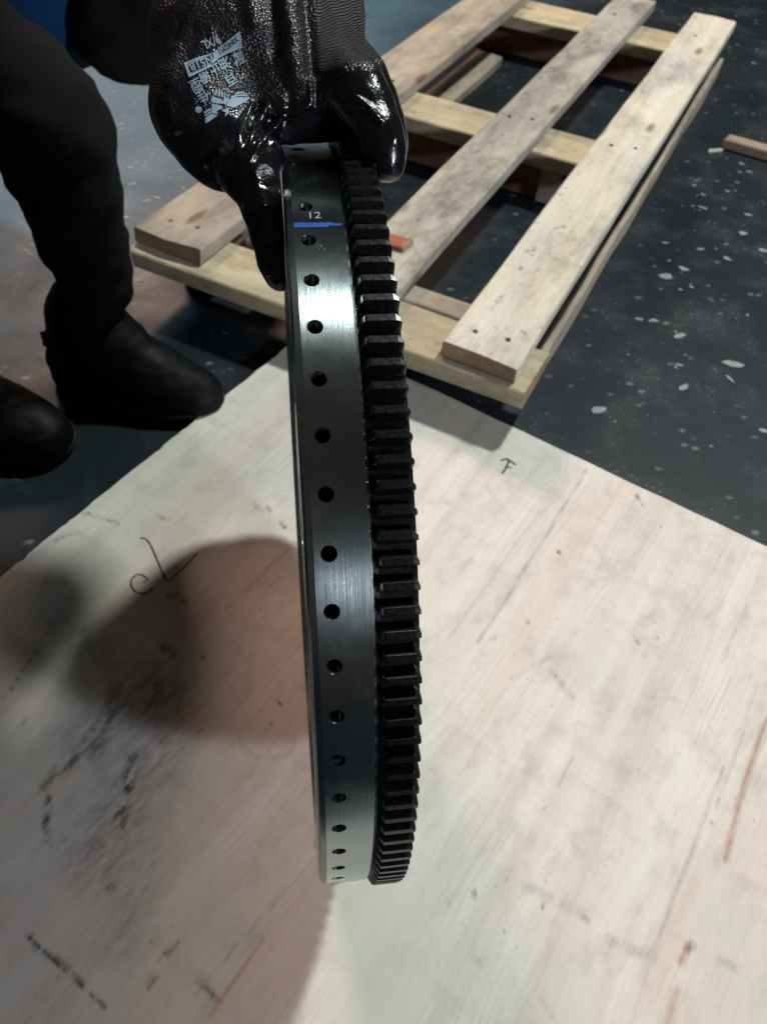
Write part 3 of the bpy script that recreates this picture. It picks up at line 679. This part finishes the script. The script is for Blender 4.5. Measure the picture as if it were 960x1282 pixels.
FING = [[(402, 66, .066, 36), (441, 113, .048, 35), (457, 137, .041, 32), (471, 165, .031, 28), (479, 188, .026, 25), (484, 206, .022, 20)],
        [(405, 60, .082, 36), (446, 104, .068, 34), (462, 132, .060, 31), (474, 158, .052, 28), (482, 184, .046, 25), (486, 205, .043, 20)],
        [(400, 50, .098, 36), (440, 92, .088, 33), (456, 120, .080, 30), (468, 146, .073, 27), (475, 172, .067, 24), (478, 190, .064, 19)],
        [(392, 40, .112, 34), (430, 76, .104, 30), (444, 102, .098, 27), (456, 126, .092, 24), (462, 146, .088, 21), (465, 160, .086, 17)]]
for f_ in FING: g.chain(*pts(*f_), k=.0035, k0=.004)
# keep the hand outside the wheel it holds
rad = np.sqrt(g.Y ** 2 + (g.Z - CZ) ** 2)
ring_d = np.maximum(np.maximum(rad - .2034, g.X - .0312), -.0086 - g.X); ring_d = np.maximum(ring_d, .15 - rad)
g.F = np.maximum(g.F, -ring_d + .0002)
gme, gV = g.mesh('glove', 2)
gn = np.empty(len(gV) * 3); gme.vertices.foreach_get('normal', gn); gn = gn.reshape(-1, 3)
gx_, gy_ = to_px(gV); face = np.clip(((np.array(CAM_LOC) - gV) * gn).sum(1) / .34 * 2.2, 0, 1)
disp = np.zeros(len(gV))
def ridge(line, w, amp, sharp=1.):
    global disp
    d = seg_dist(gx_, gy_, line) / w; disp += amp * np.exp(-np.abs(d) ** (2 * sharp)) * face
ridge([(354, -20), (366, 40), (371, 96)], 13, .0030); ridge([(312, -20), (319, 30)], 12, .0022); ridge([(339, -10), (346, 70)], 7, -.0014); ridge([(384, 0), (391, 90)], 7, -.0020)
ridge([(316, 130), (305, 155), (299, 196)], 4.5, .0018); ridge([(333, 134), (319, 168), (301, 200)], 4, .0019); ridge([(325, 130), (311, 164), (299, 200)], 3.5, -.0022)
ridge([(350, 150), (332, 172), (312, 202)], 4, .0015); ridge([(342, 148), (325, 174)], 3.5, -.0018); ridge([(354, 143), (372, 142), (386, 131)], 4, .0022); ridge([(356, 152), (376, 150), (390, 140)], 4, -.0018)
ridge([(402, 92), (420, 90), (441, 79)], 2.6, .0013); ridge([(402, 97), (424, 95), (446, 86)], 4, -.0012); ridge([(446, 122), (462, 133), (474, 150)], 4, .0012); ridge([(440, 132), (458, 141), (470, 157)], 4, -.0012)
ridge([(466, 146), (486, 152), (496, 172)], 4, .0008); ridge([(388, 100), (390, 128)], 3, .0014); ridge([(395, 100), (397, 128)], 4, -.0014)
ridge([(318, 214), (324, 236), (330, 258)], 5, .0010); ridge([(309, 232), (322, 228), (335, 232)], 3, -.0008); ridge([(328, 300), (345, 296)], 4, -.0005)
ridge([(214, 130), (222, 160), (238, 152)], 7, .0010); ridge([(222, 60), (214, 105)], 8, .0012); ridge([(245, 40), (236, 78)], 6, -.0008)
for _ in range(26):
    u_, v_ = random.uniform(225, 400), random.uniform(10, 200); a_ = random.gauss(1.9, .5); l_ = random.uniform(10, 34)
    ridge([(u_, v_), (u_ + l_ * .5 * math.cos(a_) + random.uniform(-3, 3), v_ + l_ * .5 * math.sin(a_)), (u_ + l_ * math.cos(a_), v_ + l_ * math.sin(a_))], random.uniform(3, 6), random.choice((-1, 1)) * random.uniform(.0003, .0009))
ns = np.array([noise.noise((x * 58, y * 58, z * 58)) + .5 * noise.noise((x * 140 + 3, y * 140, z * 140)) for x, y, z in gV])
calm = 1 - .85 * np.clip(1.6 - np.hypot((gx_ - 268) / 40, (gy_ - 96) / 54) * 1.1, 0, 1) * face      # the printed panel lies smooth
gV2 = gV + gn * (disp * calm + .0005 * ns * calm)[:, None]
gme.vertices.foreach_set('co', gV2.ravel()); gme.update()
def sm(x, a, b_): t_ = np.clip((x - a) / (b_ - a), 0, 1); return t_ * t_ * (3 - 2 * t_)
coat = np.maximum(sm(gy_ + .30 * (gx_ - 205), 150, 185), sm(gx_ + .4 * (gy_ - 85), 402, 414) * sm(gy_, 84, 92))
rib = sm(gx_, 392, 402) * (1 - sm(gy_ + .25 * (gx_ - 405), 84, 92)) * (1 - .0 * gx_)
for nm, a in (('knit', (1 - coat) * (1 - rib * .8)), ('rib', rib)):
    at = gme.attributes.new(nm, 'FLOAT', 'POINT'); at.data.foreach_set('value', a.astype(np.float32))
glove = wear('glove', gme, MAT['glove'], label='oily black coated work glove with pale blue print on its back')
bvh = BVHTree.FromPolygons([tuple(v) for v in gV2], [tuple(p.vertices) for p in gme.polygons])

# flat print on the glove, upside down as it is worn
E1, E2 = Vector((-.882, .471)), Vector((.471, .882))                 # reading direction and text-up, as they lie on the back of the hand
OC = Vector((268, 88))
def lay_print(name, me, mat, c, ang=0., sx=1., sy=1., h=.00035):
    ca, sa = math.cos(ang), math.sin(ang)
    for v in me.vertices:
        x, y = v.co.x * sx, v.co.y * sy; x, y = x * ca - y * sa, x * sa + y * ca
        p = Vector(c) + E1 * x + E2 * y; d = ray(p.x, p.y)
        hit, nrm, _, _ = bvh.ray_cast(CAM_LOC, d)
        if hit is None: hit, nrm = CAM_LOC + d * .37, -d
        v.co = hit + nrm * h
    me.update(); o = link(name, me, mat, glove); o.matrix_parent_inverse = glove.matrix_world.inverted()
    return o
bpy.context.view_layer.update()
def poly(P, step=2.2):
    """a filled outline in print units, cut finely enough to follow the cloth"""
    bm = bmesh.new(); bm.faces.new([bm.verts.new((x, y, 0)) for x, y in P]); bmesh.ops.triangulate(bm, faces=bm.faces[:])
    for _ in range(4):
        lng = [e for e in bm.edges if e.calc_length() > step]
        if lng: bmesh.ops.subdivide_edges(bm, edges=lng, cuts=1); bmesh.ops.triangulate(bm, faces=bm.faces[:])
    me = bpy.data.meshes.new('print'); bm.to_mesh(me); bm.free(); return me
def px_poly(P): return [((Vector(p) - OC).dot(E1), (Vector(p) - OC).dot(E2)) for p in P]
Z1 = lambda P: [(215 + x / 9.6, 30 + y / 9.6) for x, y in P]
def patch(name, P, mat=MAT['print'], h=.00030): return lay_print(name, poly(px_poly(Z1(P))), mat, OC, h=h)
patch('print_band', [(148, 470), (300, 410), (500, 350), (660, 215), (820, 85), (850, 290), (700, 340), (560, 420), (420, 545), (210, 645)])
patch('print_band_box', [(212, 500), (330, 450), (498, 362), (508, 432), (400, 520), (238, 592)], MAT['print_dark'], .00055)
for P in ([(700, 905), (790, 880), (940, 888), (905, 925), (745, 1010), (655, 985)], [(705, 880), (760, 850), (900, 848), (925, 868), (790, 868), (720, 900)], [(740, 838), (790, 815), (850, 818), (885, 836), (780, 840)],
          [(630, 870), (690, 905), (650, 978), (618, 955)], [(385, 1060), (470, 1010), (475, 1030), (398, 1082)], [(398, 1096), (478, 1044), (480, 1064), (402, 1116)], [(404, 1130), (482, 1078), (550, 1105), (410, 1200)],
          [(480, 960), (600, 985), (612, 1010), (545, 1050), (555, 1090), (484, 1072)], [(472, 905), (492, 870), (610, 915), (620, 965), (485, 945)], [(500, 855), (530, 782), (548, 790), (540, 862)], [(553, 866), (562, 790), (580, 795), (582, 876)], [(594, 880), (590, 800), (606, 806), (620, 880)], [(626, 905), (628, 815), (640, 815), (640, 890)],
          [(595, 1042), (680, 1015), (688, 1072), (640, 1116), (648, 1066)]):
    patch('print_emblem', P)
patch('print_mark', [(325 + 40 * math.cos(a), 1030 + 42 * math.sin(a)) for a in np.linspace(0, 6.283, 17)[:-1]])
def words(name, body, size, c, ang=0, mat=MAT['print'], sx=1., sy=1., h=.0003): return lay_print(name, text_mesh(body, size, True), mat, c, ang, sx, sy, h)
zp = lambda x, y: (215 + x / 9.6, 30 + y / 9.6)
words('print_text', 'N518', 14.5, zp(362, 478), -.10, MAT['print'], .92, .95, .0008)
words('print_text', 'XINGYU', 9.5, zp(680, 262), .16, MAT['print_dark'], .82, 1.0, .0006)
words('print_text', '9/XL', 15, zp(472, 215), -.08, MAT['print'], .80, 1.1)
for ch, (x, y), s_ in zip('耐油止滑型', ((795, 400), (630, 470), (510, 540), (392, 640), (285, 725)), (17, 16, 14.5, 14.5, 15.5)): words('print_text', ch, s_, zp(x, y), -.02, MAT['print'], .95, 1.1)
words('print_text', '百', 15.5, zp(705, 665), .05); words('print_text', '佳', 16, zp(368, 855), .02, MAT['print'], .85, 1.1)
